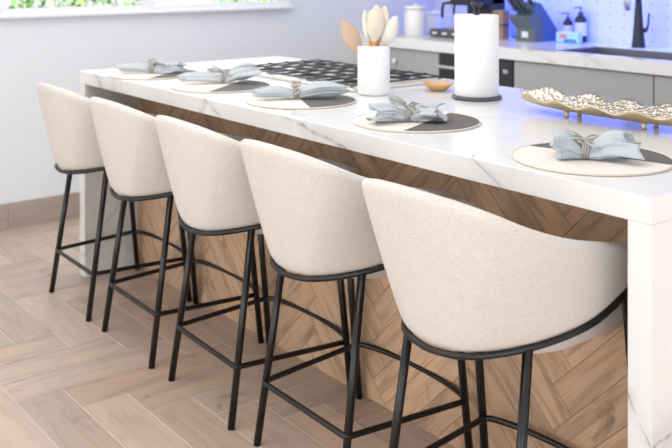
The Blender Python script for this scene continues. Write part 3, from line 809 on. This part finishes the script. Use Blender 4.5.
# knife block
kb = thing('knife_block', 'slanted grey and blue knife block holding black knives', 'knife block', (.125, 2.80, HT))
bm = bmesh.new(); prism(bm, [(0, 0), (.085, 0), (.085, .12), (.04, .175), (-.075, .160), (-.075, .152), (0, .080)], 'x', 0, .145); obj('front_block', bm, M['grey_block'], kb)
bm = bmesh.new(); prism(bm, [(.088, 0), (.235, 0), (.25, .04), (.07, .235), (.03, .245), (.0, .20)], 'x', .004, .141); obj('slanted_block', bm, M['blue_side'], kb)
bm = bmesh.new(); add_box(bm, .045, .095, -.003, .0, .025, .062); obj('label_plate', bm, M['label'], kb)
kn = 0
KL = ['leftmost black knife handle in the knife block', 'second black knife handle in the knife block', 'third black knife handle in the knife block', 'rightmost black knife handle, beside the blue side of the block']
for i, (xx, yy, zz) in enumerate(((.025, -.02, .185), (.06, -.015, .19), (.095, -.01, .195), (.122, .015, .225))):
    t = thing('knife', KL[i], 'knife', (.125+xx, 2.80+yy+.0, HT+zz), 0, 'knives in the knife block'); t.rotation_euler = (R(44), 0, 0)
    bm = bmesh.new(); add_box(bm, -.013, .013, -.010, .010, .012, .125, .005); obj('handle', bm, M['charcoal_plastic'], t)
    bm = bmesh.new(); add_box(bm, -.009, .009, -.0012, .0012, -.08, .012); obj('blade', bm, M['steel'], t)
    bm = bmesh.new(); add_box(bm, -.0132, .0132, -.0102, .0102, .115, .129, .002); obj('end_cap', bm, M['steel'], t)

# soap bottles
def bottle(loc, r, h, label):
    t = thing('soap_bottle', label, 'bottle', loc, 0, 'dark soap bottles by the sink')
    bm = bmesh.new(); lathe(bm, [(.001, 0), (r-.003, 0), (r, .004), (r, h*.62), (r*.85, h*.70), (r*.42, h*.77), (r*.40, h*.80), (.001, h*.80)], 28, caps=False); bmesh.ops.remove_doubles(bm, verts=bm.verts, dist=.001); obj('body', bm, M['amber'], t, True)
    bm = bmesh.new(); lathe(bm, [(r+.0006, h*.18), (r+.0006, h*.56)], 28, caps=False); obj('label', bm, M['label'], t, True)
    bm = bmesh.new(); lathe(bm, [(r*.45, h*.785), (r*.45, h*.86), (.004, h*.87), (.004, h*.955), (.009, h*.96), (.009, h), (.001, h)], 16, caps=False); tube(bm, [(0, 0, h*.98), (-.02, -.02, h*.985), (-.03, -.03, h*.95)], .004, 8); obj('pump', bm, M['charcoal_plastic'], t, True)
bottle((.325, 3.055, HT), .030, .175, 'shorter dark pump soap bottle, left of the two')
bottle((.425, 3.05, HT), .036, .215, 'taller dark pump soap bottle, right of the two')
pk = thing('sponge_packet', 'blue and white packet lying in front of the soap bottles', 'packet', (.425, 2.935, HT))
bm = bmesh.new(); add_box(bm, -.085, .085, -.022, .022, .0, .068, .008); obj('wrap', bm, simple('pale_blue_wrap', (.45, .70, .85), .3, 0, .3, 30), pk)
bm = bmesh.new(); add_box(bm, -.05, .0, -.0235, -.021, .028, .052); obj('red_print', bm, simple('red_print', (.75, .20, .25), .4), pk)
bm = bmesh.new(); add_box(bm, -.02, .07, -.0236, -.021, .004, .024); obj('blue_print', bm, simple('blue_print', (.05, .25, .6), .4), pk)

# faucet
fc = thing('kitchen_faucet', 'tall dark pull-down kitchen faucet with side lever', 'faucet', (.865, 3.0, HT))
bm = bmesh.new(); lathe(bm, [(.001, 0), (.039, 0), (.039, .004), (.034, .05), (.026, .14), (.021, .22), (.0185, .26)], 28, caps=False); obj('body', bm, M['graphite'], fc, True)
bm = bmesh.new(); pts = [(0, 0, .25), (0, 0, .36)]
for i in range(1, 13):
    a = PI*i/12; pts.append((.02*(1-math.cos(a)), -.0825*(1-math.cos(a)), .36+.085*math.sin(a)))
pts.append((.04, -.165, .31)); tube(bm, pts, .0175, 14); obj('gooseneck', bm, M['graphite'], fc, True)
bm = bmesh.new(); lathe(bm, [(.001, .218), (.016, .218), (.019, .222), (.019, .30), (.015, .315), (.001, .316)], 24, (.04, -.165, 0), caps=False); obj('spray_head', bm, M['steel'], fc, True)
bm = bmesh.new(); tube(bm, [(.015, 0, .10), (.05, .0, .10)], .014, 14); tube(bm, [(.052, 0, .10), (.062, 0, .13), (.068, 0, .20)], [.007, .006, .005], 10); obj('lever', bm, M['graphite'], fc, True)
# cable behind the knife block
bm = bmesh.new(); tube(bm, [(.06, WY-.02, HT+.10), (.05, 3.06, HT+.05), (.08, 3.0, HT+.006), (.02, 2.95, HT+.005), (-.08, 3.0, HT+.005)], .004, 8)
tag(obj('power_cable', bm, M['charcoal_plastic'], None, True), 'thin dark power cable lying between wooden box and knife block', 'cable')

# ================================================================== LIGHT
def area(name, loc, rot, sx, sy, power, color=(1, 1, 1)):
    d = bpy.data.lights.new(name, 'AREA'); d.shape = 'RECTANGLE'; d.size = sx; d.size_y = sy; d.energy = power; d.color = color
    o = bpy.data.objects.new(name, d); o.location = loc; o.rotation_euler = rot; link(o); return o
area('ceiling_lamp_light', (1.6, -.9, zc-.03), (0, 0, 0), 2.6, 1.4, 38, (1, .98, .95))
area('ceiling_lamp_light', (.4, 1.2, zc-.03), (0, 0, 0), 1.6, 1.6, 18, (1, .98, .96))
area('ceiling_lamp_light', (2.8, 1.9, zc-.03), (0, 0, 0), 1.6, .8, 9, (1, .98, .96))
area('side_fill_light', (5.0, -2.3, 1.2), (R(90), 0, R(68)), 2.6, 2.2, 32, (.93, .96, 1))  # added fill lamp on the open right side, brightens the waterfall sides
area('front_fill_light', (1.6, -3.9, 1.2), (R(90), 0, 0), 4.2, 2.0, 50, (1, .985, .96))  # added low fill from the open front, lifts the panel and stool backs
area('window_daylight', (WX+.12, .875, 1.75), (0, R(-80), 0), 1.0, 1.7, 24, (.9, .95, 1))
area('led_strip_light', (1.8, WY-.07, 1.405), (R(12), 0, 0), 4.8, .05, 42, (.02, .10, 1)).data.spread = R(125)
sd = bpy.data.lights.new('sun', 'SUN'); sd.energy = 10; sd.angle = R(1); so = bpy.data.objects.new('sun', sd); so.rotation_euler = (R(20), R(38), 0); link(so)

w = bpy.data.worlds.new('World'); SC.world = w; w.use_nodes = True
bg = w.node_tree.nodes['Background']; bg.inputs['Color'].default_value = (.93, .96, 1, 1); bg.inputs['Strength'].default_value = 1.15

# ================================================================== CAMERA
cd = bpy.data.cameras.new('camera'); cam = bpy.data.objects.new('camera', cd); link(cam)
cam.location = (3.9516, -1.6489, 1.3833); cam.rotation_euler = (R(90), 0, .9038)
cd.sensor_width = 36; cd.lens = 920.0/672*36; cd.shift_y = -(224+34.03)/672; cd.clip_start = .05
cd.dof.use_dof = True; cd.dof.focus_distance = 2.35; cd.dof.aperture_fstop = 4.5
SC.camera = cam
vs_ = SC.view_settings; vs_.view_transform = 'Standard'; vs_.look = 'None'; vs_.gamma = 1; vs_.exposure = -.13; vs_.use_curve_mapping = False
